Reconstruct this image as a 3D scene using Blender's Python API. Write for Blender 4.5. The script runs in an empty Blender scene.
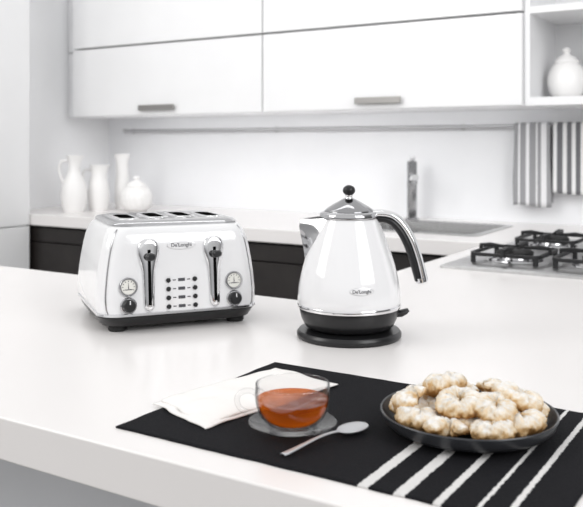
import bpy, bmesh, math, random
from mathutils import Vector, Matrix, noise
random.seed(4)
PI = math.pi
S = bpy.context.scene
COL = S.collection
try:
    S.view_settings.view_transform = 'Standard'
    S.view_settings.look = 'None'
except Exception as e:
    print(e)

# ---------------------------------------------------------------- camera frame
TH = math.radians(31.9); SN, CS = math.sin(TH), math.cos(TH)
FPX = 830.0; HC = 0.315
def cw(lat, d):            # lateral / forward distance from the camera -> room x, y
    return (CS*lat - SN*d, SN*lat + CS*d)

# ---------------------------------------------------------------- materials
def mat(name, col, rough=0.5, metal=0.0, spec=0.5, coat=0.0, trans=0.0, ior=1.45, bump=None, var=None):
    m = bpy.data.materials.new(name); m.use_nodes = True
    nt = m.node_tree; b = nt.nodes['Principled BSDF']
    b.inputs['Base Color'].default_value = (*col, 1)
    b.inputs['Roughness'].default_value = rough
    b.inputs['Metallic'].default_value = metal
    b.inputs['Specular IOR Level'].default_value = spec
    b.inputs['Coat Weight'].default_value = coat
    b.inputs['Transmission Weight'].default_value = trans
    b.inputs['IOR'].default_value = ior
    tc = nt.nodes.new('ShaderNodeTexCoord')
    n = nt.nodes.new('ShaderNodeTexNoise')
    nt.links.new(tc.outputs['Object'], n.inputs['Vector'])
    n.inputs['Scale'].default_value = (var or (0, 6))[1]
    amp = (var or (0.02, 0))[0]
    mx = nt.nodes.new('ShaderNodeMixRGB'); mx.blend_type = 'MULTIPLY'
    mx.inputs[1].default_value = (*col, 1)
    cr = nt.nodes.new('ShaderNodeValToRGB')
    cr.color_ramp.elements[0].position = 0.3; cr.color_ramp.elements[1].position = 0.7
    cr.color_ramp.elements[0].color = (1-amp, 1-amp, 1-amp, 1); cr.color_ramp.elements[1].color = (1, 1, 1, 1)
    nt.links.new(n.outputs['Fac'], cr.inputs['Fac'])
    mx.inputs[0].default_value = 1
    nt.links.new(cr.outputs['Color'], mx.inputs[2])
    nt.links.new(mx.outputs['Color'], b.inputs['Base Color'])
    if bump:
        n2 = nt.nodes.new('ShaderNodeTexNoise'); n2.inputs['Scale'].default_value = bump[1]
        nt.links.new(tc.outputs['Object'], n2.inputs['Vector'])
        bp = nt.nodes.new('ShaderNodeBump'); bp.inputs['Strength'].default_value = bump[0]
        bp.inputs['Distance'].default_value = 0.002
        nt.links.new(n2.outputs['Fac'], bp.inputs['Height'])
        nt.links.new(bp.outputs['Normal'], b.inputs['Normal'])
    return m

M = {}
M['wall'] = mat('wall_paint', (.90, .902, .91), .6)
M['splash'] = mat('splashback_white', (.87, .875, .89), .3)
M['floor'] = mat('floor_grey', (.45, .44, .43), .5, var=(.15, 3))
M['worktop'] = mat('worktop_white', (.83, .805, .795), .25, var=(.015, 4))
M['cab'] = mat('white_gloss_lacquer', (.89, .89, .895), .16)
M['cabside'] = mat('white_carcass', (.88, .882, .89), .4)
M['dark'] = mat('dark_wood', (.022, .018, .017), .45, var=(.4, 12))
M['carc'] = mat('dark_carcass', (.01, .009, .009), .6)
M['panel'] = mat('grey_panel', (.58, .59, .61), .5)
M['steel'] = mat('brushed_steel', (.62, .62, .62), .28, 1.0, var=(.1, 60))
M['sinksteel'] = mat('sink_steel', (.42, .42, .42), .22, 1.0, var=(.1, 60))
M['nickel'] = mat('nickel_handle', (.32, .31, .30), .35, .8)
M['rail'] = mat('rail_steel', (.48, .48, .49), .35, .8)
M['chrome'] = mat('chrome', (.80, .80, .81), .06, 1.0)
M['chromed'] = mat('chrome_dark', (.50, .50, .51), .10, 1.0)  # chrome with dark reflections worked into its base colour
M['chromelid'] = mat('chrome_lid', (.36, .36, .37), .08, 1.0)  # lid chrome darkened further, its dark reflections put into the colour
M['silver'] = mat('satin_silver', (.62, .62, .63), .3, .7)
M['enamel'] = mat('white_enamel', (.83, .83, .84), .10, coat=.8)
M['dialface'] = mat('dial_face', (.82, .81, .76), .4)
M['black'] = mat('black_plastic', (.012, .012, .013), .28)
M['blackmatt'] = mat('black_matt', (.01, .01, .01), .6)
M['slotshade'] = mat('slot_shade', (.004, .004, .004), .9, spec=0)  # flat black standing in for the shade inside the slots
M['iron'] = mat('cast_iron', (.010, .010, .011), .45, bump=(.3, 300))
M['ceramic'] = mat('white_ceramic', (.91, .90, .89), .25)
M['napkin'] = mat('napkin_paper', (.86, .84, .82), .8, bump=(.25, 400))
M['plate'] = mat('dark_stoneware', (.045, .047, .053), .3, var=(.3, 40))
M['ink'] = mat('grey_ink', (.06, .06, .07), .5)
M['softink'] = mat('soft_grey_ink', (.13, .13, .14), .5)
M['spoon'] = mat('spoon_steel', (.60, .61, .63), .34, .65)

def facing_mix(name, inner, gloss_max=.9, base=.04, power=4.0, rough=.03):
    """shader = inner(nt) with a clear gloss that grows towards grazing angles"""
    m = bpy.data.materials.new(name); m.use_nodes = True
    nt = m.node_tree; nt.nodes.clear()
    o = nt.nodes.new('ShaderNodeOutputMaterial')
    g = nt.nodes.new('ShaderNodeBsdfGlossy'); g.inputs['Roughness'].default_value = rough
    lw = nt.nodes.new('ShaderNodeLayerWeight'); lw.inputs['Blend'].default_value = .5
    pw = nt.nodes.new('ShaderNodeMath'); pw.operation = 'POWER'; pw.inputs[1].default_value = power
    nt.links.new(lw.outputs['Facing'], pw.inputs[0])
    ma = nt.nodes.new('ShaderNodeMath'); ma.operation = 'MULTIPLY_ADD'; ma.inputs[1].default_value = gloss_max; ma.inputs[2].default_value = base; ma.use_clamp = True
    nt.links.new(pw.outputs[0], ma.inputs[0])
    mx = nt.nodes.new('ShaderNodeMixShader')
    nt.links.new(ma.outputs[0], mx.inputs[0]); nt.links.new(inner(nt, lw), mx.inputs[1]); nt.links.new(g.outputs[0], mx.inputs[2])
    nt.links.new(mx.outputs[0], o.inputs['Surface'])
    return m
def glass_in(nt, lw):
    t = nt.nodes.new('ShaderNodeBsdfTransparent'); cr = nt.nodes.new('ShaderNodeValToRGB')
    cr.color_ramp.elements[0].color = (.99, .99, .99, 1); cr.color_ramp.elements[1].color = (.18, .19, .20, 1)
    cr.color_ramp.elements[0].position = .60
    nt.links.new(lw.outputs['Facing'], cr.inputs['Fac']); nt.links.new(cr.outputs['Color'], t.inputs['Color'])
    return t.outputs[0]
def saucer_in(nt, lw):
    t = nt.nodes.new('ShaderNodeBsdfTransparent'); cr = nt.nodes.new('ShaderNodeValToRGB')
    cr.color_ramp.elements[0].color = (.99, .99, .99, 1); cr.color_ramp.elements[1].color = (.75, .76, .77, 1)
    cr.color_ramp.elements[0].position = .80
    nt.links.new(lw.outputs['Facing'], cr.inputs['Fac']); nt.links.new(cr.outputs['Color'], t.inputs['Color'])
    return t.outputs[0]
def tea_in(nt, lw):
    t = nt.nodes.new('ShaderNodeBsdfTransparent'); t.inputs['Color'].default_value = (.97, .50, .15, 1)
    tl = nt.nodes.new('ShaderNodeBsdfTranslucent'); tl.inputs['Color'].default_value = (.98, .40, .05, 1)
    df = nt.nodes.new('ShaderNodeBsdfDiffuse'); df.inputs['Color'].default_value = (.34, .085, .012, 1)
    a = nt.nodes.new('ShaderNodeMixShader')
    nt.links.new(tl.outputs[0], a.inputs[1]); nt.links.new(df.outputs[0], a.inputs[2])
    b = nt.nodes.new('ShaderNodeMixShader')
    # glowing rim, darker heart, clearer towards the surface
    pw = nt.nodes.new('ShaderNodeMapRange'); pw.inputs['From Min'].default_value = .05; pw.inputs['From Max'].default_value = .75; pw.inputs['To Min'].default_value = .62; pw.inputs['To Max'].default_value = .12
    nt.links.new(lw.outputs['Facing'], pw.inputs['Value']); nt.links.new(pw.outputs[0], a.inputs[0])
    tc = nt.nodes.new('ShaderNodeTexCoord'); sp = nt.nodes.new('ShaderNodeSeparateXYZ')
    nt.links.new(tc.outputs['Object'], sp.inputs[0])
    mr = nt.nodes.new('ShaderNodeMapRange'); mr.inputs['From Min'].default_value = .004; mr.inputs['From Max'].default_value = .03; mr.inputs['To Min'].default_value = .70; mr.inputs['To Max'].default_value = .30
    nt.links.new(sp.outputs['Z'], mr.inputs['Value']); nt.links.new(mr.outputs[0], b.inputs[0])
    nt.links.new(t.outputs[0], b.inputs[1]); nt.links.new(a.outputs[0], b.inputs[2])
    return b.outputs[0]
M['glass'] = facing_mix('clear_glass', glass_in, .65, .05, 5)
M['saucer'] = facing_mix('saucer_glass', saucer_in, .55, .05, 5, .03)
M['tea'] = facing_mix('tea', tea_in, .55, .04, 5)

def stripes(name, stops, x0, x1, axis, base, stripe, rough=.85, bump=None, wob=0):
    """fabric with woven stripes across the object's own axis"""
    m = mat(name, base, rough, bump=bump or (.5, 500), spec=.15); nt = m.node_tree
    b = nt.nodes['Principled BSDF']
    for l in list(b.inputs['Base Color'].links): nt.links.remove(l)
    tc = nt.nodes.new('ShaderNodeTexCoord'); sp = nt.nodes.new('ShaderNodeSeparateXYZ')
    nt.links.new(tc.outputs['Object'], sp.inputs[0])
    src = sp.outputs[axis]
    if wob:
        n = nt.nodes.new('ShaderNodeTexNoise'); n.inputs['Scale'].default_value = 260
        nt.links.new(tc.outputs['Object'], n.inputs['Vector'])
        s1 = nt.nodes.new('ShaderNodeMath'); s1.operation = 'SUBTRACT'; s1.inputs[1].default_value = .5
        nt.links.new(n.outputs['Fac'], s1.inputs[0])
        s2 = nt.nodes.new('ShaderNodeMath'); s2.operation = 'MULTIPLY_ADD'; s2.inputs[1].default_value = wob
        nt.links.new(s1.outputs[0], s2.inputs[0]); nt.links.new(src, s2.inputs[2]); src = s2.outputs[0]
    mr = nt.nodes.new('ShaderNodeMapRange'); mr.inputs['From Min'].default_value = x0; mr.inputs['From Max'].default_value = x1
    nt.links.new(src, mr.inputs['Value'])
    cr = nt.nodes.new('ShaderNodeValToRGB'); r = cr.color_ramp; r.interpolation = 'CONSTANT'
    r.elements[0].position = 0; r.elements[0].color = (*base, 1)
    r.elements.remove(r.elements[1])
    for a, w in stops:
        e = r.elements.new(max(.0001, (a-w/2-x0)/(x1-x0))); e.color = (*stripe, 1)
        e = r.elements.new(min(1, (a+w/2-x0)/(x1-x0))); e.color = (*base, 1)
    nt.links.new(mr.outputs[0], cr.inputs['Fac'])
    nt.links.new(cr.outputs['Color'], b.inputs['Base Color'])
    return m

def cookie_mat():
    m = bpy.data.materials.new('sugared_pastry'); m.use_nodes = True
    nt = m.node_tree; b = nt.nodes['Principled BSDF']; b.inputs['Roughness'].default_value = .9; b.inputs['Specular IOR Level'].default_value = .15
    ge = nt.nodes.new('ShaderNodeNewGeometry'); sp = nt.nodes.new('ShaderNodeSeparateXYZ')
    nt.links.new(ge.outputs['Normal'], sp.inputs[0])
    tc = nt.nodes.new('ShaderNodeTexCoord')
    n = nt.nodes.new('ShaderNodeTexNoise'); n.inputs['Scale'].default_value = 130; n.inputs['Detail'].default_value = 8; n.inputs['Roughness'].default_value = .75
    nt.links.new(tc.outputs['Object'], n.inputs['Vector'])
    a1 = nt.nodes.new('ShaderNodeMath'); a1.operation = 'MULTIPLY'; a1.inputs[1].default_value = .40
    nt.links.new(sp.outputs['Z'], a1.inputs[0])
    ad = nt.nodes.new('ShaderNodeMath'); ad.operation = 'MULTIPLY_ADD'; ad.inputs[1].default_value = .90
    nt.links.new(n.outputs['Fac'], ad.inputs[0]); nt.links.new(a1.outputs[0], ad.inputs[2])
    cr = nt.nodes.new('ShaderNodeValToRGB')
    e = cr.color_ramp.elements; e[0].position = .20; e[0].color = (.50, .25, .08, 1); e[1].position = .88; e[1].color = (.92, .90, .87, 1)
    x = e.new(.40); x.color = (.74, .48, .23, 1)
    x = e.new(.56); x.color = (.83, .64, .41, 1)
    x = e.new(.72); x.color = (.87, .77, .63, 1)
    nt.links.new(ad.outputs[0], cr.inputs['Fac']); nt.links.new(cr.outputs['Color'], b.inputs['Base Color'])
    bp = nt.nodes.new('ShaderNodeBump'); bp.inputs['Strength'].default_value = .85; bp.inputs['Distance'].default_value = .003
    nt.links.new(n.outputs['Fac'], bp.inputs['Height']); nt.links.new(bp.outputs['Normal'], b.inputs['Normal'])
    return m
M['cookie'] = cookie_mat()

# ---------------------------------------------------------------- mesh helpers
def box(bm, x0, x1, y0, y1, z0, z1):
    v = [bm.verts.new(p) for p in ((x0,y0,z0),(x1,y0,z0),(x1,y1,z0),(x0,y1,z0),(x0,y0,z1),(x1,y0,z1),(x1,y1,z1),(x0,y1,z1))]
    for f in ((0,3,2,1),(4,5,6,7),(0,1,5,4),(1,2,6,5),(2,3,7,6),(3,0,4,7)):
        bm.faces.new([v[i] for i in f])
def loft(bm, rings, cap0=True, cap1=True, closed=True):
    R = [[bm.verts.new(p) for p in r] for r in rings]
    n = len(R[0])
    for a, b in zip(R, R[1:]):
        for i in range(n if closed else n-1):
            j = (i+1) % n
            bm.faces.new((a[i], a[j], b[j], b[i]))
    if cap0: bm.faces.new(R[0][::-1])
    if cap1: bm.faces.new(R[-1])
    return R
def lathe(bm, prof, seg=48, c=(0,0,0), fn=None):
    """prof: list of (r,z); r==0 closes with a pole"""
    rows = []
    for r, z in prof:
        if r < 1e-6:
            rows.append([bm.verts.new(fn(0,0,z) if fn else (c[0], c[1], c[2]+z))])
        else:
            row = []
            for i in range(seg):
                a = 2*PI*i/seg; x, y = r*math.cos(a), r*math.sin(a)
                row.append(bm.verts.new(fn(x,y,z) if fn else (c[0]+x, c[1]+y, c[2]+z)))
            rows.append(row)
    for a, b in zip(rows, rows[1:]):
        for i in range(seg):
            j = (i+1) % seg
            if len(a) == 1 and len(b) == 1: continue
            if len(a) == 1: bm.faces.new((a[0], b[j], b[i]))
            elif len(b) == 1: bm.faces.new((a[i], a[j], b[0]))
            else: bm.faces.new((a[i], a[j], b[j], b[i]))
def tube(bm, pts, rad, seg=12, side=None, caps=True, sq=False):
    """rad: number, a tuple (ra,rb) or a list of either; ra along 'side', rb across"""
    P = [Vector(p) for p in pts]; rings = []
    prev = None
    for i, p in enumerate(P):
        t = (P[min(i+1, len(P)-1)] - P[max(i-1, 0)]).normalized()
        if side is not None: u = Vector(side)
        elif prev is not None: u = prev
        else: u = Vector((0,0,1)) if abs(t.z) < .9 else Vector((1,0,0))
        u = (u - t*u.dot(t)).normalized(); prev = u
        w = t.cross(u)
        r = rad[i] if isinstance(rad, list) else rad
        ra, rb = r if isinstance(r, tuple) else (r, r)
        if sq:
            def pw(v): return math.copysign(abs(v)**.45, v)
        else:
            def pw(v): return v
        rings.append([p + u*(ra*pw(math.cos(2*PI*k/seg))) + w*(rb*pw(math.sin(2*PI*k/seg))) for k in range(seg)])
    loft(bm, rings, caps, caps)
def rr(a, b, r, z, n=8):
    out = []
    for cx, cy, a0 in ((a-r, b-r, 0), (-a+r, b-r, 90), (-a+r, -b+r, 180), (a-r, -b+r, 270)):
        for k in range(n+1):
            t = math.radians(a0 + 90*k/n)
            out.append((cx+r*math.cos(t), cy+r*math.sin(t), z))
    return out
def catmull(pts, n=8):
    P = [Vector(p) for p in pts]; P = [2*P[0]-P[1]] + P + [2*P[-1]-P[-2]]
    out = []
    for i in range(1, len(P)-2):
        for k in range(n):
            t = k/n; a, b, c, d = P[i-1:i+3]
            out.append(.5*((2*b)+(c-a)*t+(2*a-5*b+4*c-d)*t*t+(3*b-a-3*c+d)*t**3))
    out.append(P[-2]); return out
def obj(name, bm, m, parent=None, smooth=None, bevel=0, subsurf=0, solid=0, recalc=True):
    if recalc: bmesh.ops.recalc_face_normals(bm, faces=bm.faces[:])
    me = bpy.data.meshes.new(name); bm.to_mesh(me); bm.free()
    me.materials.append(m)
    o = bpy.data.objects.new(name, me); COL.objects.link(o)
    if parent is not None: o.parent = parent
    if smooth is not None:
        me.polygons.foreach_set('use_smooth', [True]*len(me.polygons))
        try: me.set_sharp_from_angle(angle=math.radians(smooth))
        except Exception: pass
    if solid:
        s = o.modifiers.new('solid', 'SOLIDIFY'); s.thickness = solid; s.offset = -1
    if bevel:
        b = o.modifiers.new('bevel', 'BEVEL'); b.width = bevel; b.segments = 3; b.limit_method = 'ANGLE'; b.angle_limit = math.radians(40)
    if subsurf:
        s = o.modifiers.new('sub', 'SUBSURF'); s.levels = subsurf; s.render_levels = subsurf
    return o
def bxo(name, dims, m, parent=None, bevel=.002):
    bm = bmesh.new(); box(bm, *dims); return obj(name, bm, m, parent, bevel=bevel)
def tag(o, label, cat, group=None):
    o['label'] = label; o['category'] = cat
    if group: o['group'] = group
    return o
def thing(name, label, cat, loc=(0,0,0), rz=0, group=None):
    o = bpy.data.objects.new(name, None); COL.objects.link(o); o.empty_display_size = .05
    o.location = loc; o.rotation_euler = (0,0,rz)
    return tag(o, label, cat, group)
def struct(o): o['kind'] = 'structure'; return o
def text_bm(s, size, ext=.0003, bold=False):
    cu = bpy.data.curves.new('t', 'FONT'); cu.body = s; cu.size = size; cu.extrude = ext; cu.align_x = 'CENTER'; cu.align_y = 'CENTER'
    if bold: cu.offset = size*.012
    o = bpy.data.objects.new('t', cu); COL.objects.link(o)
    dg = bpy.context.evaluated_depsgraph_get(); dg.update()
    me = bpy.data.meshes.new_from_object(o.evaluated_get(dg))
    bm = bmesh.new(); bm.from_mesh(me)
    bpy.data.objects.remove(o); bpy.data.meshes.remove(me); bpy.data.curves.remove(cu)
    return bm

# ---------------------------------------------------------------- room shell
struct(bxo('floor', (-3.5, 2.0, -2.5, 3.5, -1.0, -.9), M['floor'], bevel=0))
struct(bxo('wall_back', (-3.42, 2.0, 3.4, 3.5, -.9, 1.7), M['splash'], bevel=0))
struct(bxo('wall_left', (-3.42, -3.32, -2.5, 3.4, -.9, 1.7), M['wall'], bevel=0))

# ---------------------------------------------------------------- worktop (one continuous U shape with the sink cut out)
def grid_slab(xs, ys, fill, z0, z1):
    bm = bmesh.new(); V = {}
    def v(i, j, z):
        k = (i, j, z)
        if k not in V: V[k] = bm.verts.new((xs[i], ys[j], z))
        return V[k]
    nx, ny = len(xs)-1, len(ys)-1
    F = lambda i, j: 0 <= i < nx and 0 <= j < ny and fill((xs[i]+xs[i+1])/2, (ys[j]+ys[j+1])/2)
    for i in range(nx):
        for j in range(ny):
            if not F(i, j): continue
            bm.faces.new((v(i,j,z1), v(i+1,j,z1), v(i+1,j+1,z1), v(i,j+1,z1)))
            bm.faces.new((v(i,j,z0), v(i,j+1,z0), v(i+1,j+1,z0), v(i+1,j,z0)))
            if not F(i-1, j): bm.faces.new((v(i,j,z0), v(i,j,z1), v(i,j+1,z1), v(i,j+1,z0)))
            if not F(i+1, j): bm.faces.new((v(i+1,j,z0), v(i+1,j+1,z0), v(i+1,j+1,z1), v(i+1,j,z1)))
            if not F(i, j-1): bm.faces.new((v(i,j,z0), v(i+1,j,z0), v(i+1,j,z1), v(i,j,z1)))
            if not F(i, j+1): bm.faces.new((v(i,j+1,z0), v(i,j+1,z1), v(i+1,j+1,z1), v(i+1,j+1,z0)))
    return bm
SX0, SX1, SY0, SY1 = -1.50, -1.00, 2.80, 3.22
def wt(x, y):
    if y < 1.45: return x > -2.1
    if y < 2.62: return x > -.88
    return not (SX0 < x < SX1 and SY0 < y < SY1)
wo = obj('worktop', grid_slab([-3.32, -2.1, SX0, SX1, -.88, 1.0], [.64, 1.45, 2.62, SY0, SY1, 3.4], wt, -.05, 0), M['worktop'], bevel=.0025)
tag(wo, 'white U-shaped kitchen worktop running from the island to the back wall', 'worktop')

# island base
t = thing('island_base', 'pale grey panelled base under the overhanging white island top', 'cabinet', (-.5, 1.15, -.9))
bxo('body', (-1.5, 1.45, -.22, .24, 0, .85), M['panel'], t)
for k in range(4):
    bxo('back_panel', (-1.5+.74*k+.003, -1.5+.74*(k+1)-.003, -.24, -.22, .08, .84), M['panel'], t)
# hob-side base
t = thing('hob_cabinet', 'dark base cabinet under the worktop that carries the gas hob', 'cabinet', (.1, 2.0, -.9))
bxo('body', (-.93, .85, -.55, .6, .1, .85), M['carc'], t)
for k in range(2):
    bxo('door', (-.95, -.93, -.55+.575*k+.003, -.55+.575*(k+1)-.003, .1, .84), M['dark'], t)
bxo('plinth', (-.88, .85, -.55, .6, 0, .1), M['carc'], t)

# back-run dark drawer units
names = ['dark wood drawer unit at the left end below the white jugs', 'dark wood drawer unit second from the left, behind the toaster',
         'dark wood drawer unit third from the left, between toaster and kettle', 'dark wood drawer unit at the right end, behind the kettle']
W = (3.30-.95)/4
for k in range(4):
    x = -3.30 + W*k
    t = thing('drawer_unit', names[k], 'cabinet', (x, 2.66, -.9), group='dark drawer units under the back worktop')
    bm = bmesh.new()
    box(bm, 0, .018, 0, .73, .1, .85); box(bm, W-.018, W, 0, .73, .1, .85); box(bm, .018, W-.018, 0, .73, .1, .118); box(bm, .018, W-.018, .712, .73, .118, .80)
    box(bm, .018, W-.018, .0, .02, .835, .85)
    obj('body', bm, M['carc'], t)
    for z0, z1 in ((.775, .838), (.45, .77), (.11, .445)):
        bxo('drawer', (.002, W-.002, -.02, 0, z0, z1), M['dark'], t, .0015)
    bxo('plinth', (0, W, .06, .09, 0, .1), M['carc'], t)

# tall cupboard on the left
for k, lb in enumerate(('tall white cupboard beside the jugs at the left edge', 'tall white cupboard nearer the camera on the left wall')):
    y1 = 2.615-.6*k
    t = thing('tall_cupboard', lb, 'cupboard', (-3.318, y1-.598, -.9), group='tall white cupboards')
    bxo('body', (0, .248, 0, .598, 0, 2.5), M['cabside'], t)
    bxo('door', (.248, .268, .002, .596, .05, .846), M['cab'], t)
    bxo('door', (.248, .268, .002, .596, .852, 2.495), M['cab'], t)

# wall cabinets
YC = 3.0
def wall_cab(x0, x1, z0, z1, label, handle, side=False):
    t = thing('wall_cabinet', label, 'cabinet', (x0, YC, z0), group='white wall cabinets')
    w, h = x1-x0, z1-z0
    bxo('body', (.001, w-.001, .02, .398, .001, h-.001), M['cabside'], t, .001)
    d = bxo('door', (.0025, w-.0025, 0, .019, .002, h-.003), M['cab'], t)
    if handle:
        bm = bmesh.new(); a, b = handle
        box(bm, a-x0, b-x0, -.022, -.014, .022, .048)
        box(bm, a-x0+.01, a-x0+.02, -.015, .0005, .03, .042); box(bm, b-x0-.02, b-x0-.01, -.015, .0005, .03, .042)
        obj('handle', bm, M['nickel'], d, bevel=.0015)
    if side:
        bxo('filler_panel', (-.138, -.001, .10, .398, .001, h-.001), M['cabside'], t, .001)
wall_cab(-3.18, -2.019, .462, .802, 'lower left white wall cabinet above the jugs, with bar handle', (-2.72, -2.50), True)
wall_cab(-2.016, -.880, .462, .802, 'lower right white wall cabinet above the kettle, with bar handle', (-1.556, -1.354))
wall_cab(-3.18, -2.019, .806, 1.25, 'upper left white wall cabinet, cut by the photo top', None, True)
wall_cab(-2.016, -.880, .806, 1.25, 'upper right white wall cabinet, cut by the photo top', None)

# open shelf unit right of the cabinets
t = thing('open_shelf_unit', 'white open shelf unit at the right end of the wall cabinets', 'shelf', (-.879, 3.02, .462))
bxo('side_panel', (0, .02, 0, .378, 0, .79), M['cabside'], t, .001)
bxo('side_panel', (.78, .80, 0, .378, 0, .79), M['cabside'], t, .001)
bxo('back_panel', (.02, .78, .36, .378, 0, .79), M['cabside'], t, 0)
bxo('shelf', (.02, .78, 0, .36, 0, .03), M['cab'], t, .001)
bxo('shelf', (.02, .78, 0, .36, .335, .36), M['cab'], t, .001)
bxo('shelf', (.02, .78, 0, .36, .77, .79), M['cab'], t, .001)

# rail with brackets
t = thing('utensil_rail', 'long thin steel utensil rail along the splashback', 'rail', (-3.15, 3.35, .397))
bm = bmesh.new(); tube(bm, [(0,0,0), (3.0,0,0)], .0080, 14); obj('rod', bm, M['rail'], t, 40)
for x in (.02, .95, 1.9, 2.75):
    bm = bmesh.new(); tube(bm, [(x,0,0), (x,.05,0)], .006, 12); lathe(bm, [(0,.044),(.014,.044),(.014,.05),(0,.05)], 20, fn=lambda a,b,z: (x+a, z, b)); obj('bracket', bm, M['steel'], t, 40)
for x in (0, 3.0):
    bm = bmesh.new(); tube(bm, [(x-.008,0,0), (x+.008,0,0)], .012, 14); obj('end_cap', bm, M['steel'], t, 40)

# towels
def towel(x0, x1, zb, zb2, label, name, stops, base, stripe, ph):
    zt = .397+.0115
    w = x1-x0; root = (x0+w/2, 3.35, zt)
    m = stripes(name, stops, -w/2, w/2, 'X', base, stripe, bump=(.4, 350))
    bm = bmesh.new(); rows = []
    path = []
    nf = 16
    for k in range(nf+1): path.append((-.0135, (zb-zt)*(1-k/nf) - .0115*(k/nf)))
    for k in range(1, 7):
        a = PI - PI*k/6; path.append((.0135*math.cos(a), -.0115+.0125*math.sin(a)))
    for k in range(1, nf+1): path.append((.0135, -.0115+(zb2-zt)*k/nf))
    nx = 40
    for q, (y, z) in enumerate(path):
        row = []
        for i in range(nx+1):
            u = i/nx
            amp = min(1, max(0, -z-.02)*5)
            dy = (.005*(.5+.5*math.sin(u*5+ph)))*amp if y < 0 else 0
            x = -w/2+w*u + .005*amp*math.sin(u*4+ph+z*9)
            row.append(bm.verts.new((x, y-dy, z+.004*math.sin(u*5+ph)*(1 if q == 0 else 0))))
        rows.append(row)
    for a, b in zip(rows, rows[1:]):
        for i in range(nx): bm.faces.new((a[i], a[i+1], b[i+1], b[i]))
    o = obj('towel', bm, m, None, 60, solid=.0015)
    o.location = root
    tag(o, label, 'towel', 'tea towels on the rail')
towel(-1.012, -.868, .074, .10, 'grey tea towel with pale stripes, the longer left one on the rail', 'towel_grey',
      [(-.052,.008),(-.018,.014),(.018,.006),(.046,.022)], (.33,.33,.34), (.80,.80,.81), .6)
towel(-.860, -.68, .128, .15, 'dark grey tea towel with white stripes, cut by the right photo edge', 'towel_striped',
      [(-.079,.014),(-.042,.016),(-.008,.016),(.026,.016),(.062,.014)], (.17,.17,.18), (.80,.80,.80), 2.2)

# ---------------------------------------------------------------- sink and tap
t = thing('sink', 'inset stainless steel sink in the back worktop under the tap', 'sink', ((SX0+SX1)/2, (SY0+SY1)/2, 0))
a, b = (SX1-SX0)/2, (SY1-SY0)/2
bm = bmesh.new()
loft(bm, [rr(a+.022, b+.022, .04, .0), rr(a+.022, b+.022, .04, .003), rr(a+.004, b+.004, .03, .005), rr(a-.008, b-.008, .03, .0), rr(a-.02, b-.02, .05, -.15), rr(a-.06, b-.06, .04, -.16)], False, True)
obj('basin', bm, M['sinksteel'], t, 40, recalc=True)
bm = bmesh.new(); lathe(bm, [(0,-.159),(.04,-.159),(.04,-.156),(.03,-.1565),(0,-.157)], 24); obj('drain', bm, M['chrome'], t, 40)
t = thing('kitchen_tap', 'tall upright chrome mixer tap behind the sink', 'tap', (-1.445, 3.30, 0), math.radians(-62))
bm = bmesh.new(); loft(bm, [rr(.030,.030,.012,0), rr(.030,.030,.012,.006), rr(.0210,.0210,.009,.010), rr(.0210,.0210,.009,.248), rr(.019,.019,.008,.250)]); obj('column', bm, M['chromed'], t, 35)
bm = bmesh.new(); tube(bm, [(.012,0,.172),(.08,0,.178),(.15,0,.184),(.175,0,.186)], (.012,.015), 20, side=(0,0,1), sq=True); obj('spout', bm, M['chrome'], t, 35)
bm = bmesh.new(); tube(bm, [(.160,0,.182),(.162,0,.158)], .011, 16); obj('aerator', bm, M['chromed'], t, 35)
bm = bmesh.new(); tube(bm, [(.0,.0,.2500),(.0,.0,.257)], (.014,.014), 16); tube(bm, [(-.005,0,.257),(.05,0,.268)], (.005,.011), 16, side=(0,0,1), sq=True); obj('lever', bm, M['chrome'], t, 50)

# ---------------------------------------------------------------- hob
HX, HY = -.56, 2.42
t = thing('gas_hob', 'stainless steel gas hob with black cast iron pan supports', 'hob', (HX, HY, 0))
bm = bmesh.new(); loft(bm, [rr(.25, .40, .012, 0), rr(.25, .40, .012, .006), rr(.243, .393, .01, .009)]); obj('steel_plate', bm, M['steel'], t, 40)
def burner(x, y, r, hx, hy):
    bm = bmesh.new(); lathe(bm, [(r*1.6, .009), (r*1.55, .012), (r*1.05, .014), (r*1.0, .022), (0, .022)], 32, (x, y, 0)); o = obj('burner', bm, M['chromed'], t, 35)
    bm = bmesh.new(); lathe(bm, [(r*1.05, .022), (r*1.08, .031), (r*.9, .036), (0, .036)], 32, (x, y, 0)); obj('burner_cap', bm, M['blackmatt'], o, 35)
    bm = bmesh.new(); z = .037
    pts = [Vector((p[0]+x, p[1]+y, z-.006)) for p in rr(hx, hy, .03, 0, 5)]
    tube(bm, pts+[pts[0]], (.005, .005), 8, side=(0,0,1), sq=True)
    for sx_ in (-1, 1):
        for sy_ in (-1, 1):
            tube(bm, [(x+sx_*(hx-.008), y+sy_*(hy-.008), z-.004), (x+sx_*(hx-.008), y+sy_*(hy-.008), .009)], .007, 8)
    for k in range(4):
        a = PI/2*k; dx, dy = math.cos(a), math.sin(a); L = hx if k % 2 == 0 else hy
        tube(bm, [(x+dx*.026, y+dy*.026, z+.006), (x+dx*L*.75, y+dy*L*.75, z+.009), (x+dx*(L+.004), y+dy*(L+.004), z+.006), (x+dx*(L+.004), y+dy*(L+.004), z-.010)], [(.005,.004),(.007,.006),(.006,.006),(.005,.005)], 8, side=(0,1,0) if k % 2 == 0 else (1,0,0), sq=True)
    obj('pan_support', bm, M['iron'], t, 50)
burner(-.110, -.205, .046, .090, .105)
burner(.120, -.205, .050, .105, .110)
burner(-.110, .185, .046, .090, .105)
burner(.120, .185, .038, .105, .105)

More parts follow.
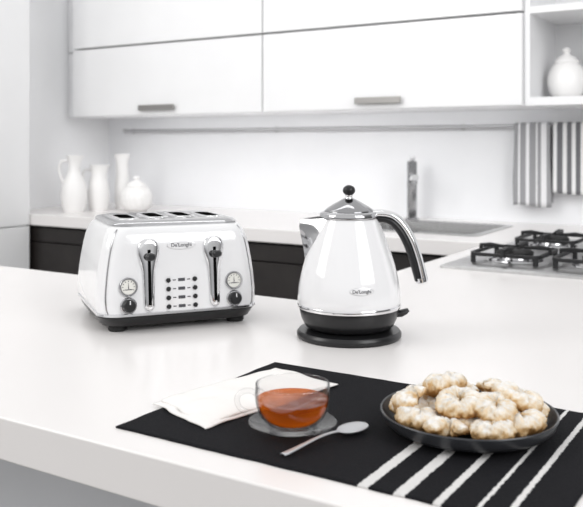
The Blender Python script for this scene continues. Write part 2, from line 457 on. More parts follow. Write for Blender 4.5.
# ---------------------------------------------------------------- white vessels at the back
def jug(name, label, cat, x, y, prof, handle=None, spout=None, rz=0, lid=None, grp='white ceramic vessels on the back worktop', z=0, ribs=0):
    t = thing(name, label, cat, (x, y, z), rz, grp)
    bm = bmesh.new(); lathe(bm, prof, 96)
    for v in bm.verts:
        ang = math.atan2(v.co.y, v.co.x)
        if ribs:
            k = 1+.05*math.cos(ribs*ang+v.co.z*60)*min(1, v.co.z*30); v.co.x *= k; v.co.y *= k
        if spout and v.co.z > spout[0]:
            k = (v.co.z-spout[0])/.06; v.co.x += spout[1]*min(1.2, k)*max(0, math.cos(ang))**6
    obj('body', bm, M['ceramic'], t, 50)
    if handle:
        bm = bmesh.new(); tube(bm, catmull(handle, 6), (.007, .010), 10); obj('handle', bm, M['ceramic'], t, 50)
    if lid:
        bm = bmesh.new(); lathe(bm, lid, 32); obj('lid', bm, M['ceramic'], t, 50)
    return t
A = TH
jug('ceramic_jug', 'tall white ceramic jug with small rim, leftmost on the back worktop', 'jug', -2.98, 2.82,
    [(0,0),(.045,0),(.058,.03),(.064,.08),(.058,.13),(.036,.175),(.026,.205),(.028,.245),(.036,.27),(.031,.268),(.02,.22),(.02,.2),(0,.19)],
    [(-.028,0,.245),(-.06,0,.24),(-.07,0,.2),(-.052,0,.14)], (.21,.014), A)
jug('ceramic_jug', 'white ceramic pitcher with side handle, second from the left', 'jug', -2.943, 2.945,
    [(0,0),(.042,0),(.05,.03),(.053,.08),(.047,.13),(.036,.17),(.038,.205),(.044,.222),(.038,.22),(.03,.17),(0,.15)],
    [(-.036,0,.2),(-.07,0,.195),(-.078,0,.14),(-.048,0,.07)], (.17,.014), A)
jug('ceramic_vase', 'slender tall white ceramic vase between pitcher and lidded jar', 'vase', -2.920, 3.085,
    [(0,0),(.034,0),(.038,.05),(.036,.12),(.03,.18),(.03,.23),(.04,.275),(.035,.272),(.024,.2),(0,.18)], rz=A)
jug('ceramic_jar', 'short round ribbed white ceramic jar with knobbed lid, beside the slender vase', 'jar', -2.765, 3.02,
    [(0,0),(.045,0),(.064,.015),(.074,.04),(.076,.065),(.070,.09),(.056,.112),(.046,.118),(.0,.118)],
    lid=[(.048,.116),(.050,.122),(.038,.136),(.016,.146),(.011,.152),(.017,.160),(.012,.168),(0,.170)], rz=A, ribs=20)
jug('ceramic_jar', 'white round lidded jar standing in the open shelf unit', 'jar', -.772, 3.20,
    [(0,0),(.040,0),(.060,.02),(.070,.055),(.068,.09),(.055,.12),(.042,.135),(0,.135)],
    lid=[(.044,.133),(.046,.139),(.034,.155),(.014,.165),(.010,.172),(.016,.182),(.010,.192),(0,.194)], grp='white vessels in the open shelves', z=.492)
jug('ceramic_jug', 'white jug at the right edge of the open shelf unit', 'jug', -.625, 3.26,
    [(0,0),(.04,0),(.052,.04),(.05,.1),(.036,.15),(.036,.18),(.042,.2),(.037,.198),(.03,.15),(0,.14)],
    [(.036,0,.18),(.06,0,.17),(.068,0,.12),(.048,0,.07)], grp='white vessels in the open shelves', z=.492)

# ---------------------------------------------------------------- toaster
tx, ty = cw(-.238, 1.55)
T = thing('toaster', 'white four-slot toaster with chrome levers and black base', 'toaster', (tx, ty, 0), TH+math.radians(22.9))
def fb(z): return .131-.10*(z-.03)
secs = [(.031,.1395,.036),(.040,.1430,.036),(.060,.1437,.035),(.085,.1415,.034),(.110,.138,.033),(.135,.1335,.032),(.150,.1298,.032)]
rings = [rr(a, fb(z), r, z, 10) for z, a, r in secs]
rings += [rr(.1272, .1170, .032, .159, 10), rr(.1240, .1140, .032, .1665, 10), rr(.1200, .1100, .032, .1725, 10), rr(.1155, .1050, .032, .1765, 10), rr(.10, .09, .03, .178, 10)]
bm = bmesh.new(); loft(bm, rings); obj('body', bm, M['enamel'], T, 50)
for s in (-1, 1):
    for f in (-1, 1):
        path = []
        for z, a, r in secs+[(.1665,.1240,.032),(.1725,.120,.032)]:
            b_ = fb(z) if z < .16 else {.1665:.1140, .1725:.110}[z]
            t_ = math.radians(38)
            path.append((s*(a-r+r*math.sin(t_)), f*(b_-r+r*math.cos(t_)), z))
        bm = bmesh.new(); tube(bm, catmull(path, 3), .0014, 8); obj('edge_trim', bm, M['chromed'], T, 60)
bm = bmesh.new(); loft(bm, [rr(.122,.115,.035,.009,10), rr(.132,.124,.036,.0115,10), rr(.1400,.1312,.036,.0265,10), rr(.138,.130,.036,.0275,10)]); obj('base', bm, M['black'], T, 50)
bm = bmesh.new(); loft(bm, [rr(.1395,.1315,.035,.0270,10), rr(.1425,.1340,.036,.0290,10), rr(.1420,.1335,.036,.0325,10), rr(.1385,.131,.034,.0335,10)]); obj('trim_band', bm, M['chrome'], T, 50)
for sx in (-1, 1):
    for sy in (-1, 1):
        bm = bmesh.new(); lathe(bm, [(0,0),(.014,0),(.016,.003),(.015,.011),(0,.011)], 24, (sx*.106, sy*.098, 0)); obj('foot', bm, M['blackmatt'], T, 40)
bm = bmesh.new(); loft(bm, [rr(.1135,.102,.032,.1765,8), rr(.1155,.104,.032,.1795,8), rr(.1115,.100,.030,.1835,8), rr(.100,.088,.026,.1858,8), rr(.080,.070,.02,.1862,8)])
tp = obj('top_plate', bm, M['chromed'], T, 50)
for k in range(4):
    x = -.078+.052*k
    bm = bmesh.new()
    w = .0135
    zz = .1850 if k in (0, 3) else .1862
    def ring(off, z): return [(x+px, py-.012, zz+z) for px, py, _ in rr(w+off, .045+off, .011+off*.5, 0, 6)]
    loft(bm, [ring(.007,-.001), ring(.007,.0008), ring(.0050,.0026), ring(.0010,.0026), ring(0,.0018), ring(0,.0002)], False, False)
    fr = obj('slot_frame', bm, M['chrome'], T, 40)
    bm = bmesh.new(); loft(bm, [ring(.0003,-.0002), ring(.0003,.0023)]); obj('slot', bm, M['slotshade'], fr)  # solid black slab painting the shade of an open slot
def FR(x, o, z): return (x, -fb(z)-.995*o, z+.0995*o)
def fdisc(prof, cx, cz, m, name, parent, seg=32):
    bm = bmesh.new(); lathe(bm, [(r, o) for r, o in prof], seg, fn=lambda a, b, o: FR(cx+a, o, cz+b))
    return obj(name, bm, m, parent, 35)
for s in (-1, 1):
    # gauge
    cx = s*.0935
    g = fdisc([(.0160,-.003),(.0160,.003),(.0148,.0048),(.0128,.0048),(.012,.0022),(0,.0022)], cx, .0775, M['chromed'], 'gauge_bezel', T)
    fdisc([(.0121,.0022),(.0121,.0027),(0,.0027)], cx, .0775, M['dialface'], 'gauge_face', g)
    bm = bmesh.new()
    for k in range(9):
        a = math.radians(-30+30*k)
        p = [(cx+r*math.cos(a)+q*math.sin(a)*.0005, .0775+r*math.sin(a)-q*math.cos(a)*.0005) for r, q in ((.0085,-1),(.0085,1),(.0108,1),(.0108,-1))]
        loft(bm, [[FR(u, .0028, v) for u, v in p], [FR(u, .0030, v) for u, v in p]])
    p = [(cx-.0008,.0745),(cx+.0008,.0745),(cx+.0002,.0845),(cx-.0002,.0845)]
    loft(bm, [[FR(u, .0029, v) for u, v in p], [FR(u, .0033, v) for u, v in p]])
    lx = [(cx-.0065,.0724),(cx+.0065,.0724),(cx+.0065,.0738),(cx-.0065,.0738)]
    loft(bm, [[FR(u, .0028, v) for u, v in lx], [FR(u, .0030, v) for u, v in lx]])
    obj('gauge_marks', bm, M['ink'], g)
    kn = fdisc([(.0140,-.003),(.0140,.002),(.0125,.0035),(0,.0035)], cx, .0465, M['chromed'], 'knob_ring', T)
    fdisc([(.0112,.003),(.0107,.012),(.0092,.0145),(0,.015)], cx, .0465, M['black'], 'browning_knob', T)
    bm = bmesh.new(); p = [(cx-.0008,.049),(cx+.0008,.049),(cx+.0008,.0555),(cx-.0008,.0555)]
    loft(bm, [[FR(u, .0148, v) for u, v in p], [FR(u, .0153, v) for u, v in p]]); obj('knob_mark', bm, M['enamel'], kn)
    # lever escutcheon
    cx = s*.0580
    def outline(gr):
        pts = []
        for k in range(13):
            a = PI*k/12; pts.append((cx+(.0188+gr)*math.cos(a), .140+(.017+gr)*math.sin(a)))
        for z, w in ((.130,.0182),(.116,.0145),(.102,.0112),(.06,.0092)): pts.append((cx-w-gr, z))
        for k in range(9):
            a = PI+PI*k/8; pts.append((cx+(.0092+gr)*math.cos(a), .044+(.009+gr)*math.sin(a)))
        for z, w in ((.06,.0092),(.102,.0112),(.116,.0145),(.130,.0182)): pts.append((cx+w+gr, z))
        return pts
    bm = bmesh.new()
    loft(bm, [[FR(u, o, v) for u, v in outline(gr)] for gr, o in ((0,-.002),(0,.0026),(-.0015,.0050),(-.0040,.0062),(-.0070,.0066))])
    e = obj('lever_plate', bm, M['chrome'], T, 50)
    p = [(cx-.0027,.045),(cx+.0027,.045),(cx+.0027,.138),(cx-.0027,.138)]
    bm = bmesh.new(); loft(bm, [[FR(u, .0060, v) for u, v in p], [FR(u, .0071, v) for u, v in p]]); obj('lever_slot', bm, M['slotshade'], e)
    bm = bmesh.new()
    rg = []
    for o, sx_, sz_ in ((.0065,.003,.004),(.012,.0035,.005),(.014,.0078,.0060),(.018,.0090,.0070),(.023,.0084,.0064),(.026,.006,.004)):
        rg.append([FR(cx+sx_*math.cos(2*PI*k/20), o, .126+sz_*math.sin(2*PI*k/20)) for k in range(20)])
    loft(bm, rg); obj('lever', bm, M['black'], T, 50)
    # buttons
    bx_ = -.0245 if s < 0 else .0225
    for r in range(4):
        z = .0845-.0148*r
        fdisc([(.0040,-.001),(.0040,.003),(.0032,.004),(0,.0042)], bx_, z, M['black'], 'button', T, 20)
bm = bmesh.new()
for r in range(4):
    z = .0845-.0148*r
    for a, b, h in ((-.0165,-.011,.0008),(-.0070,.0050,.0026),(.009,.0145,.0008)):
        p = [(a, z-h),(b, z-h),(b, z+h),(a, z+h)]
        loft(bm, [[FR(u, -.0002, v) for u, v in p], [FR(u, .0006, v) for u, v in p]])
obj('printed_marks', bm, M['ink'], T)
bm = text_bm("De'Longhi", .0090, .0002, True)
for v in bm.verts:
    p = FR(v.co.x, .0016+v.co.z, .1435+v.co.y); v.co = p
obj('lettering', bm, M['softink'], T, recalc=False)
def ell(rx, rz, o): return [FR(rx*math.cos(2*PI*k/32), o, .1435+rz*math.sin(2*PI*k/32)) for k in range(32)]
bm = bmesh.new(); loft(bm, [ell(.0255,.0076,-.001), ell(.0255,.0076,.0008), ell(.0248,.0070,.0010)]); bd = obj('badge', bm, M['silver'], T, 40)
bm = bmesh.new(); loft(bm, [ell(.0244,.0067,.0009), ell(.0244,.0067,.0013)]); obj('badge_face', bm, M['enamel'], bd, 40)

# ---------------------------------------------------------------- kettle
kx, ky = cw(.0953, 1.376)
K = thing('electric_kettle', 'white electric kettle with chrome lid and open curved handle', 'kettle', (kx, ky, 0), TH-math.radians(4))
bm = bmesh.new(); lathe(bm, [(0,0),(.084,0),(.0865,.003),(.0865,.008),(.083,.0125),(.06,.016),(0,.016)], 64); obj('power_base', bm, M['black'], K, 40)
bm = bmesh.new(); lathe(bm, [(0,.0165),(.068,.0165),(.073,.020),(.0790,.032),(.0830,.049),(.0825,.0505),(0,.0505)], 64); obj('lower_band', bm, M['black'], K, 40)
bm = bmesh.new(); lathe(bm, [(.081,.0495),(.0848,.0500),(.0860,.0530),(.0848,.0562),(.081,.0568)], 64); obj('trim_ring', bm, M['chrome'], K, 50)
KP = [(.0838,.056),(.0850,.061),(.0851,.070),(.0835,.086),(.0798,.104),(.0745,.123),(.0680,.143),(.0607,.163),(.0540,.180),(.0488,.192),(.0458,.198)]
pp = catmull([(r,0,z) for r, z in KP], 4)
bm = bmesh.new(); lathe(bm, [(0,.056)]+[(p.x, p.z) for p in pp]+[(0,.198)], 72); obj('body', bm, M['enamel'], K, 50)
def krad(z):
    for (r0,z0),(r1,z1) in zip(KP, KP[1:]):
        if z0 <= z <= z1: return r0+(r1-r0)*(z-z0)/(z1-z0)
    return .0458
bm = bmesh.new(); lathe(bm, [(.0445,.1940),(.0484,.1955),(.0492,.198),(.0480,.2030),(.0455,.2060),(.041,.2070),(0,.2070)], 56); obj('collar', bm, M['chromed'], K, 60)
lp = catmull([(.0410,0,.2065),(.0405,0,.2085),(.0370,0,.2118),(.0300,0,.2165),(.0215,0,.2215),(.0140,0,.2255),(.0080,0,.2285)], 4)
bm = bmesh.new(); lathe(bm, [(p.x, p.z) for p in lp]+[(0,.2288)], 56); ld = obj('lid', bm, M['chromelid'], K, 60)
bm = bmesh.new(); lathe(bm, [(.007,.2280),(.0055,.231),(.0065,.2340),(0,.2340)], 24); obj('lid_stem', bm, M['chrome'], ld, 50)
bm = bmesh.new(); lathe(bm, [(0,.2330)]+[(.0105*math.sin(PI*k/12), .2415-.0088*math.cos(PI*k/12)) for k in range(1,12)]+[(0,.2503)], 32); obj('lid_knob', bm, M['black'], ld, 60)
# spout: a pointed V-shaped beak growing out of the shoulder up to the collar
def srow(z, tip):
    R0 = krad(min(z, .198))-.0015; sa = math.radians(12+44*min(1, (z-.118)/.055)); row = []
    A0 = Vector((-R0*math.cos(sa), R0*math.sin(sa), z)); A1 = Vector((A0.x, -A0.y, z)); C0 = Vector((-(R0+tip), 0, z-.006*tip/.037))
    for k in range(33):
        u = k/32; s_ = 1-abs(2*u-1)
        s2 = s_ if s_ < .85 else .85+.15*math.sin((s_-.85)/.15*PI/2)*.8
        E = A0 if u < .5 else A1
        row.append(E*(1-s2)+C0*s2)
    return row
cp = catmull([(z, 0, t_) for z, t_ in ((.118,.0),(.134,.005),(.150,.0130),(.166,.0225),(.180,.0310),(.190,.0360),(.1985,.0370))], 3)
bm = bmesh.new(); loft(bm, [srow(p.x, max(0, p.z)) for p in cp], True, True, closed=True); sp_ = obj('spout', bm, M['chromed'], K, 60)
bm = bmesh.new(); top = srow(.1985, .0370); cc = Vector((-.052, 0, .1985))
loft(bm, [[cc+(p-cc)*.80+Vector((0,0,.0002)) for p in top], [cc+(p-cc)*.80+Vector((0,0,.0006)) for p in top]]); obj('spout_opening_shade', bm, M['blackmatt'], sp_)  # thin dark sheet painting inner shade on the closed spout top
# handle
hp = catmull([(.040,0,.1990),(.056,0,.2000),(.073,0,.195),(.088,0,.180),(.1005,0,.158),(.1095,0,.133),(.1155,0,.110),(.1190,0,.095)], 6)
n = len(hp)
P = [Vector(p) for p in hp]; nr = []
for i, p in enumerate(P):
    tt = (P[min(i+1,n-1)]-P[max(i-1,0)]).normalized(); nr.append(Vector((-tt.z, 0, tt.x)))
bm = bmesh.new(); tube(bm, [p-m_*.0055 for p, m_ in zip(P, nr)], [(.0115+.001*math.sin(PI*i/(n-1)), .0058+.0012*math.sin(PI*i/(n-1))) for i in range(n)], 20, side=(0,1,0)); h = obj('handle', bm, M['black'], K, 50)
bm = bmesh.new(); tube(bm, [p+m_*.0035 for p, m_ in zip(P, nr)], [(.0135, .0070)]*n, 20, side=(0,1,0)); obj('handle_cover', bm, M['chrome'], h, 50)
bm = bmesh.new(); e0 = hp[-2]; e1 = hp[-1]; dr = (e1-e0).normalized()
tube(bm, [e1-dr*.004, e1+dr*.003, e1+dr*.006], [(.0145,.0105),(.0145,.0105),(.011,.008)], 18, side=(0,1,0)); obj('handle_tip', bm, M['chrome'], h, 40)
# switch
bm = bmesh.new(); tube(bm, [(.074,0,.038),(.086,0,.039),(.093,0,.042),(.098,0,.045)], [(.011,.006),(.010,.006),(.009,.005),(.006,.003)], 14, side=(0,1,0)); obj('switch', bm, M['black'], K, 50)
# badge and lettering on the curved front
ang0 = -PI/2+math.radians(10)+math.radians(4)
ZB = .0875
def KW(u, o, z):
    R0 = krad(z)+o; a = ang0+u/krad(ZB); return (R0*math.cos(a), R0*math.sin(a), z)
def kel(rx, rz, o): return [KW(rx*math.cos(2*PI*k/40), o, ZB+rz*math.sin(2*PI*k/40)) for k in range(40)]
bm = bmesh.new(); loft(bm, [kel(.0195,.0062,-.001), kel(.0195,.0062,.0007), kel(.0187,.0055,.0009)], False, False); bd = obj('badge', bm, M['silver'], K, 40)
bm = bmesh.new(); loft(bm, [kel(.0188,.0056,.0006)]+[kel(.0188*q, .0056*q, .0009) for q in (.95, .7, .45, .2)], False, True); obj('badge_face', bm, M['enamel'], bd, 60)
bm = text_bm("De'Longhi", .0074, .0002, True)
for v in bm.verts: v.co = KW(v.co.x, .0013+v.co.z, ZB+v.co.y)
obj('lettering', bm, M['softink'], K, recalc=False)

# ---------------------------------------------------------------- placemat
mx0, mx1, my0, my1 = -.656, -.172, .683, 1.008
bm = bmesh.new(); nx, ny = 90, 60
gt = [[None]*(ny+1) for _ in range(nx+1)]
cxm, cym = (mx0+mx1)/2, (my0+my1)/2
for i in range(nx+1):
    for j in range(ny+1):
        x = mx0+(mx1-mx0)*i/nx-cxm; y = my0+(my1-my0)*j/ny-cym
        e = .0016*noise.noise(Vector((x*30, y*30, 1)))
        gt[i][j] = bm.verts.new((x+e*(1 if i in (0, nx) else 0), y+e*(1 if j in (0, ny) else 0), .0022+.0002*noise.noise(Vector((x*20, y*20, 4)))))
for i in range(nx):
    for j in range(ny): bm.faces.new((gt[i][j], gt[i+1][j], gt[i+1][j+1], gt[i][j+1]))
st = [(x-cxm, w) for x, w in ((-.349,.012),(-.313,.011),(-.277,.009),(-.243,.0040),(-.217,.0050))]
m = stripes('placemat_weave', st, mx0-cxm, mx1-cxm, 'X', (.010,.010,.012), (.70,.69,.68), bump=(.9, 420), wob=.004)
o = obj('placemat', bm, m, None, 30, solid=.0019, recalc=False); o.location = (cxm, cym, 0)
tag(o, 'black woven placemat with white stripes at its right end', 'placemat')

# napkin
QA, QB, QC, QD = (-.669,.759), (-.633,.974), (-.519,.949), (-.5635,.726)
def quad_layer(bm, q, z, seed, lift, crease):
    nx, ny = 44, 30; G = []
    for i in range(nx+1):
        row = []
        for j in range(ny+1):
            u, v = i/nx, j/ny
            p = [(q[0][k]*(1-v)+q[3][k]*v)*(1-u)+(q[1][k]*(1-v)+q[2][k]*v)*u for k in (0,1)]
            nz = noise.noise(Vector((p[0]*26, p[1]*26, seed)))
            edge = 1-min(1, min(v, 1-v, u, 1-u)*7)
            c1 = max(0, math.cos(min(1, abs(v-.42-.10*math.sin(u*4))*5)*PI/2))**2*crease*(1-u)
            c2 = max(0, math.cos(min(1, abs(u-.30-.2*v)*6)*PI/2))**2*crease*.7
            zz = z+.0022*(.5+nz)+c1+c2+lift*(1-v)**4*(1-u)**.5-.0022*edge**2
            e = .006*noise.noise(Vector((u*3, v*3, seed)))*edge
            row.append(bm.verts.new((p[0]-ox+e, p[1]-oy+e, max(.0013, zz))))
        G.append(row)
    for i in range(nx):
        for j in range(ny): bm.faces.new((G[i][j], G[i+1][j], G[i+1][j+1], G[i][j+1]))
ox, oy = -.596, .852
bm = bmesh.new()
quad_layer(bm, (QA,QB,QC,QD), .0044, 3, .0004, 0)
quad_layer(bm, ((-.664,.768),(-.632,.973),(-.521,.943),(-.566,.740)), .0062, 7, .0015, .0028)
o = obj('napkin', bm, M['napkin'], None, 80, solid=.0012, recalc=False); o.location = (ox, oy, 0)
tag(o, 'folded white paper napkin under the glass saucer', 'napkin')

# ---------------------------------------------------------------- saucer, cup, tea, spoon
sx, sy = cw(.0012, .900); sz = .0078
bm = bmesh.new(); lathe(bm, [(0,0),(.022,0),(.024,.0015),(.036,.0045),(.0470,.0080),(.0480,.0090),(.0465,.0100),(.036,.0065),(.024,.0035),(0,.0030)], 64)
o = obj('saucer', bm, M['saucer'], None, 40); o.location = (sx, sy, sz); tag(o, 'clear glass saucer under the tea cup', 'saucer')
C = thing('tea_cup', 'clear glass tea cup with ring handle, filled with tea', 'cup', (sx, sy, sz+.0032), TH)
outer = [(0,0),(.016,.0),(.020,.0012),(.0285,.0055),(.0358,.0135),(.0398,.024),(.0410,.034),(.0402,.046)]
inner = [(.0392,.0462),(.0398,.034),(.0386,.0245),(.0346,.0147),(.0275,.0073),(.018,.0038),(0,.003)]
bm = bmesh.new(); lathe(bm, outer+[(.0397,.0470)]+inner, 64); bw = obj('bowl', bm, M['glass'], C, 40)
bm = bmesh.new(); tube(bm, [(.0397*math.cos(2*PI*k/64), .0397*math.sin(2*PI*k/64), .0468) for k in range(65)], .0007, 8); obj('rim', bm, M['glass'], bw, 60)
bm = bmesh.new(); tube(bm, catmull([(-.0398,0,.036),(-.048,0,.039),(-.057,0,.036),(-.0605,0,.028),(-.056,0,.019),(-.046,0,.015),(-.036,0,.0165)], 6), .0029, 14); obj('handle', bm, M['glass'], C, 50)
bm = bmesh.new(); lathe(bm, [(0,.0033),(.018,.0041),(.0273,.0076),(.0343,.0149),(.0382,.0246),(.0391,.0295),(.0393,.0302),(.0375,.0298),(0,.0298)], 64); o = obj('tea', bm, M['tea'], C, 60)
o['label'] = 'amber brown tea'

bx0, by0 = cw(.0673, .905); ex, ey = cw(-.0088, .832)
L = math.hypot(ex-bx0, ey-by0)+.020
bm = bmesh.new(); G = []
ns, nc = 60, 10
for i in range(ns+1):
    s = i/ns*(L)      # 0 = bowl tip
    if s < .042:
        q = s/.042; w = .0135*math.sqrt(max(0.0004, 1-(2*q-1)**2))*(1.0-.10*q); w = max(w, .0022 if q > .5 else .0006)
        dep = .0050*(1-(2*q-1)**2); zc = .0055
    else:
        q = (s-.042)/(L-.042); dep = 0; zc = .0055+.003*math.sin(PI*min(1, q*1.15))*(1-q)-.0035*q**2
        w = .0020+.0024*q**2*(1 if q < .97 else .7)
    row = []
    for j in range(nc+1):
        v = 2*j/nc-1
        row.append(bm.verts.new((s-.020, v*w, zc-dep*(1-v*v)+(.0016*(1-v*v) if s > .042 else 0))))
    G.append(row)
for i in range(ns):
    for j in range(nc): bm.faces.new((G[i][j], G[i+1][j], G[i+1][j+1], G[i][j+1]))
o = obj('teaspoon', bm, M['spoon'], None, 60, solid=.0011, recalc=False)
o.location = (bx0, by0, .0036); o.rotation_euler = (0, 0, math.atan2(ey-by0, ex-bx0))
tag(o, 'small polished steel teaspoon on the black placemat beside the saucer', 'spoon')

# ---------------------------------------------------------------- plate and pastries
px, py = cw(.1946, .915)
bm = bmesh.new(); lathe(bm, [(0,0),(.066,0),(.070,.002),(.086,.006),(.093,.012),(.0965,.0215),(.0958,.0228),(.0942,.0222),(.090,.0125),(.083,.0070),(.070,.0045),(0,.004)], 72)
o = obj('plate', bm, M['plate'], None, 40); o.location = (px, py, .0024); tag(o, 'dark grey shallow round plate holding sugared pastries', 'plate')
def cookie_mesh(kind, R, r, seed):
    bm = bmesh.new(); NV = 28
    arc = 2*PI if kind != 'crescent' else math.radians(215)
    NU = 96 if kind != 'crescent' else 64
    G = []
    for i in range(NU if kind != 'crescent' else NU+1):
        a = arc*i/NU
        k = 1+.30*noise.noise(Vector((math.cos(a)*1.7, math.sin(a)*1.7, seed)))
        if kind == 'crescent':
            u = i/NU; k *= max(.12, math.sin(PI*min(1, max(0, .03+u*.94))))**.5
        row = []
        for j in range(NV):
            b = 2*PI*j/NV
            q3 = (math.cos(a)*9+seed, math.sin(a)*9+math.cos(b)*3.5, math.sin(b)*3.5)
            crinkle = abs(noise.noise(Vector(q3)))
            rr_ = r*k*(1+.20*noise.noise(Vector((math.cos(a)*2.5+seed, math.sin(a)*2.5, math.sin(b)*1.5)))+.07-.34*crinkle**.8+.10*noise.noise(Vector((math.cos(a)*24+seed, math.sin(a)*24+math.cos(b)*8, math.sin(b)*12))))
            Rk = R*(1+.12*math.sin(2*a+seed))
            row.append(bm.verts.new(((Rk+rr_*math.cos(b))*math.cos(a), (Rk*.90+rr_*math.cos(b))*math.sin(a), rr_*.78*math.sin(b))))
        G.append(row)
    n_ = len(G)
    for i in range(n_ if kind != 'crescent' else n_-1):
        for j in range(NV): bm.faces.new((G[i][j], G[(i+1)%n_][j], G[(i+1)%n_][(j+1)%NV], G[i][(j+1)%NV]))
    if kind == 'crescent':
        bm.faces.new(G[0][::-1]); bm.faces.new(G[-1])
    bmesh.ops.recalc_face_normals(bm, faces=bm.faces[:])
    me = bpy.data.meshes.new('pastry'); bm.to_mesh(me); bm.free(); me.materials.append(M['cookie'])
    me.polygons.foreach_set('use_smooth', [True]*len(me.polygons)); return me
cm = [cookie_mesh('ring', .0150, .0118, 1.7), cookie_mesh('round', .0112, .0136, 3.4), cookie_mesh('ring', .0140, .0120, 5.1), cookie_mesh('round', .0104, .0140, 6.8), cookie_mesh('crescent', .0148, .0128, 8.2)]
kindname = ['ring-shaped', 'rounded', 'ring-shaped', 'rounded', 'crescent-shaped']
spots = []
lab_b = ['at the right rim of the plate', 'at the rear right of the plate', 'at the plate rear, right of centre', 'at the plate rear, left of centre', 'at the upper left rim of the plate', 'at the lower left rim of the plate', 'at the front left of the plate', 'at the front of the plate', 'at the front right of the plate']
for k in range(9):
    a = 2*PI*k/9+.02
    rad = .0640+.0015*math.sin(k*2.3)
    kk = (1,3,4,3,1,3,4,1,3)[k]
    spots.append((rad*math.cos(a), rad*math.sin(a), .0210, .18, a, 'sugared '+kindname[kk]+' pastry '+lab_b[k], kk, {2:1.0, 6:.6}.get(k, k*1.3)))
for k, lb in enumerate(('buried in the pile on the right', 'buried in the pile at the rear left', 'buried in the pile at the front left')):
    a = 2*PI*k/3+.4
    spots.append((.0245*math.cos(a), .0245*math.sin(a), .0190, 0, a, 'sugared ring-shaped pastry '+lb, 2, k*1.1))
for lx, ly, z, lb, kk, rz in ((.052, -.012, .0400, 'large sugared ring-shaped pastry on top of the pile, towards the right', 0, .4),
                      (-.014, -.024, .0385, 'sugared ring-shaped pastry on top at the front centre of the pile', 2, 2.2),
                      (-.020, .030, .0425, 'highest sugared rounded pastry, at the rear of the pile', 3, .8),
                      (.026, .034, .0395, 'sugared crescent-shaped pastry lying on top at the rear right of the pile', 4, 5.0),
                      (-.056, .000, .0375, 'sugared crescent-shaped pastry lying on top at the left of the pile', 4, 1.4),
                      (.020, -.040, .0365, 'sugared rounded pastry leaning on the front right of the pile', 1, 2.9)):
    spots.append((lx, ly, z, .32, math.atan2(ly, lx), lb, kk, rz))
for q, (lx, ly, z, tilt, a, lb, kk, rz) in enumerate(spots):
    o = bpy.data.objects.new('pastry', cm[kk]); COL.objects.link(o)
    dx, dy = CS*lx-SN*ly, SN*lx+CS*ly
    o.location = (px+dx, py+dy, z+.001)
    ax = Vector((-math.sin(a+TH), math.cos(a+TH), 0))
    o.rotation_mode = 'QUATERNION'
    sgn = -1 if q < 12 else 1
    o.rotation_quaternion = (Matrix.Rotation(tilt*sgn, 4, ax) @ Matrix.Rotation(rz, 4, 'Z')).to_quaternion()
    tag(o, lb, 'pastry', 'sugared pastries on the plate')

# ---------------------------------------------------------------- light
w = bpy.data.worlds.new('room_light'); S.world = w; w.use_nodes = True
nt = w.node_tree; bg = nt.nodes['Background']
tc = nt.nodes.new('ShaderNodeTexCoord'); sp = nt.nodes.new('ShaderNodeSeparateXYZ')
nt.links.new(tc.outputs['Generated'], sp.inputs[0])
cr = nt.nodes.new('ShaderNodeValToRGB'); e = cr.color_ramp.elements
e[0].position = 0; e[0].color = (.16,.16,.162,1); e[1].position = 1; e[1].color = (.95,.95,.95,1)
x = e.new(.43); x.color = (.20,.20,.202,1); x = e.new(.50); x.color = (.48,.48,.49,1); x = e.new(.60); x.color = (1,1,1,1)
mr = nt.nodes.new('ShaderNodeMapRange'); mr.inputs['From Min'].default_value = -1; mr.inputs['From Max'].default_value = 1
nt.links.new(sp.outputs['Z'], mr.inputs['Value']); nt.links.new(mr.outputs[0], cr.inputs['Fac'])
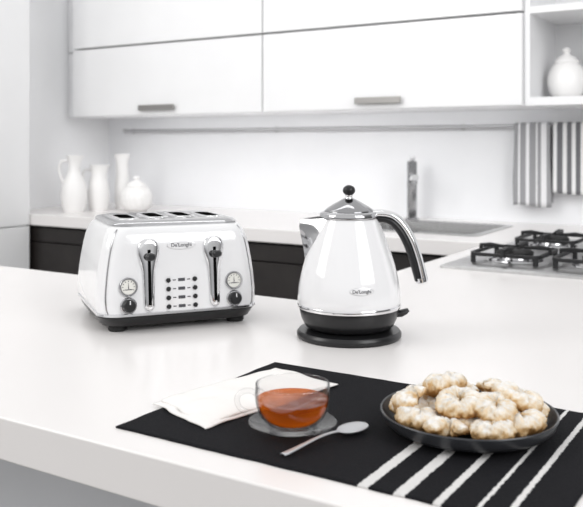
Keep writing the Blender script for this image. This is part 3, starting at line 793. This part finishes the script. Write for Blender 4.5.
# dark sector added on the right so chrome and enamel reflect dark edges
dt = nt.nodes.new('ShaderNodeVectorMath'); dt.operation = 'DOT_PRODUCT'; dt.inputs[1].default_value = (.88, .47, 0)
nt.links.new(tc.outputs['Generated'], dt.inputs[0])
m2 = nt.nodes.new('ShaderNodeMapRange'); m2.inputs['From Min'].default_value = .50; m2.inputs['From Max'].default_value = .90; m2.inputs['To Min'].default_value = 1.0; m2.inputs['To Max'].default_value = .22
nt.links.new(dt.outputs['Value'], m2.inputs['Value'])
mu = nt.nodes.new('ShaderNodeMixRGB'); mu.blend_type = 'MULTIPLY'; mu.inputs[0].default_value = 1
nt.links.new(cr.outputs['Color'], mu.inputs[1]); nt.links.new(m2.outputs[0], mu.inputs[2])
nt.links.new(mu.outputs[0], bg.inputs['Color'])
bg.inputs['Strength'].default_value = .96
def area(name, loc, target, sx_, sy_, power, col=(1,1,1)):
    l = bpy.data.lights.new(name, 'AREA'); l.shape = 'RECTANGLE'; l.size = sx_; l.size_y = sy_; l.energy = power; l.color = col
    o = bpy.data.objects.new(name, l); COL.objects.link(o); o.location = loc
    o.rotation_euler = (Vector(target)-Vector(loc)).to_track_quat('-Z', 'Y').to_euler()
    return o
area('window_light', (-2.6, -.6, 1.5), (-.8, 1.6, .1), 1.2, 1.4, 27, (1, .99, .97))
area('side_light', (1.7, .6, 1.5), (-2.2, 3.2, .3), 1.6, 1.6, 37, (.985, .99, 1))
area('background_fill_light', (-1.8, 1.4, 1.6), (-2.5, 3.4, .2), 2.4, .5, 12, (.99, .995, 1))  # added unseen fill, brightens the back wall and cabinets
# added unseen fill strip, aimed back and down to brighten the shaded splashback
area('splashback_fill_light', (-2.03, 3.06, .452), (-2.03, 3.40, .17), 2.2, .04, 1.6, (.99, .995, 1))

# ---------------------------------------------------------------- camera
cd = bpy.data.cameras.new('camera'); co = bpy.data.objects.new('camera', cd); COL.objects.link(co)
co.location = (0, 0, HC); co.rotation_euler = (PI/2, 0, TH)
cd.sensor_width = 36; cd.lens = FPX/583*36; cd.shift_y = -(253.5-146)/583
cd.clip_start = .02
cd.dof.use_dof = True; cd.dof.focus_distance = 1.2; cd.dof.aperture_fstop = 9
S.camera = co
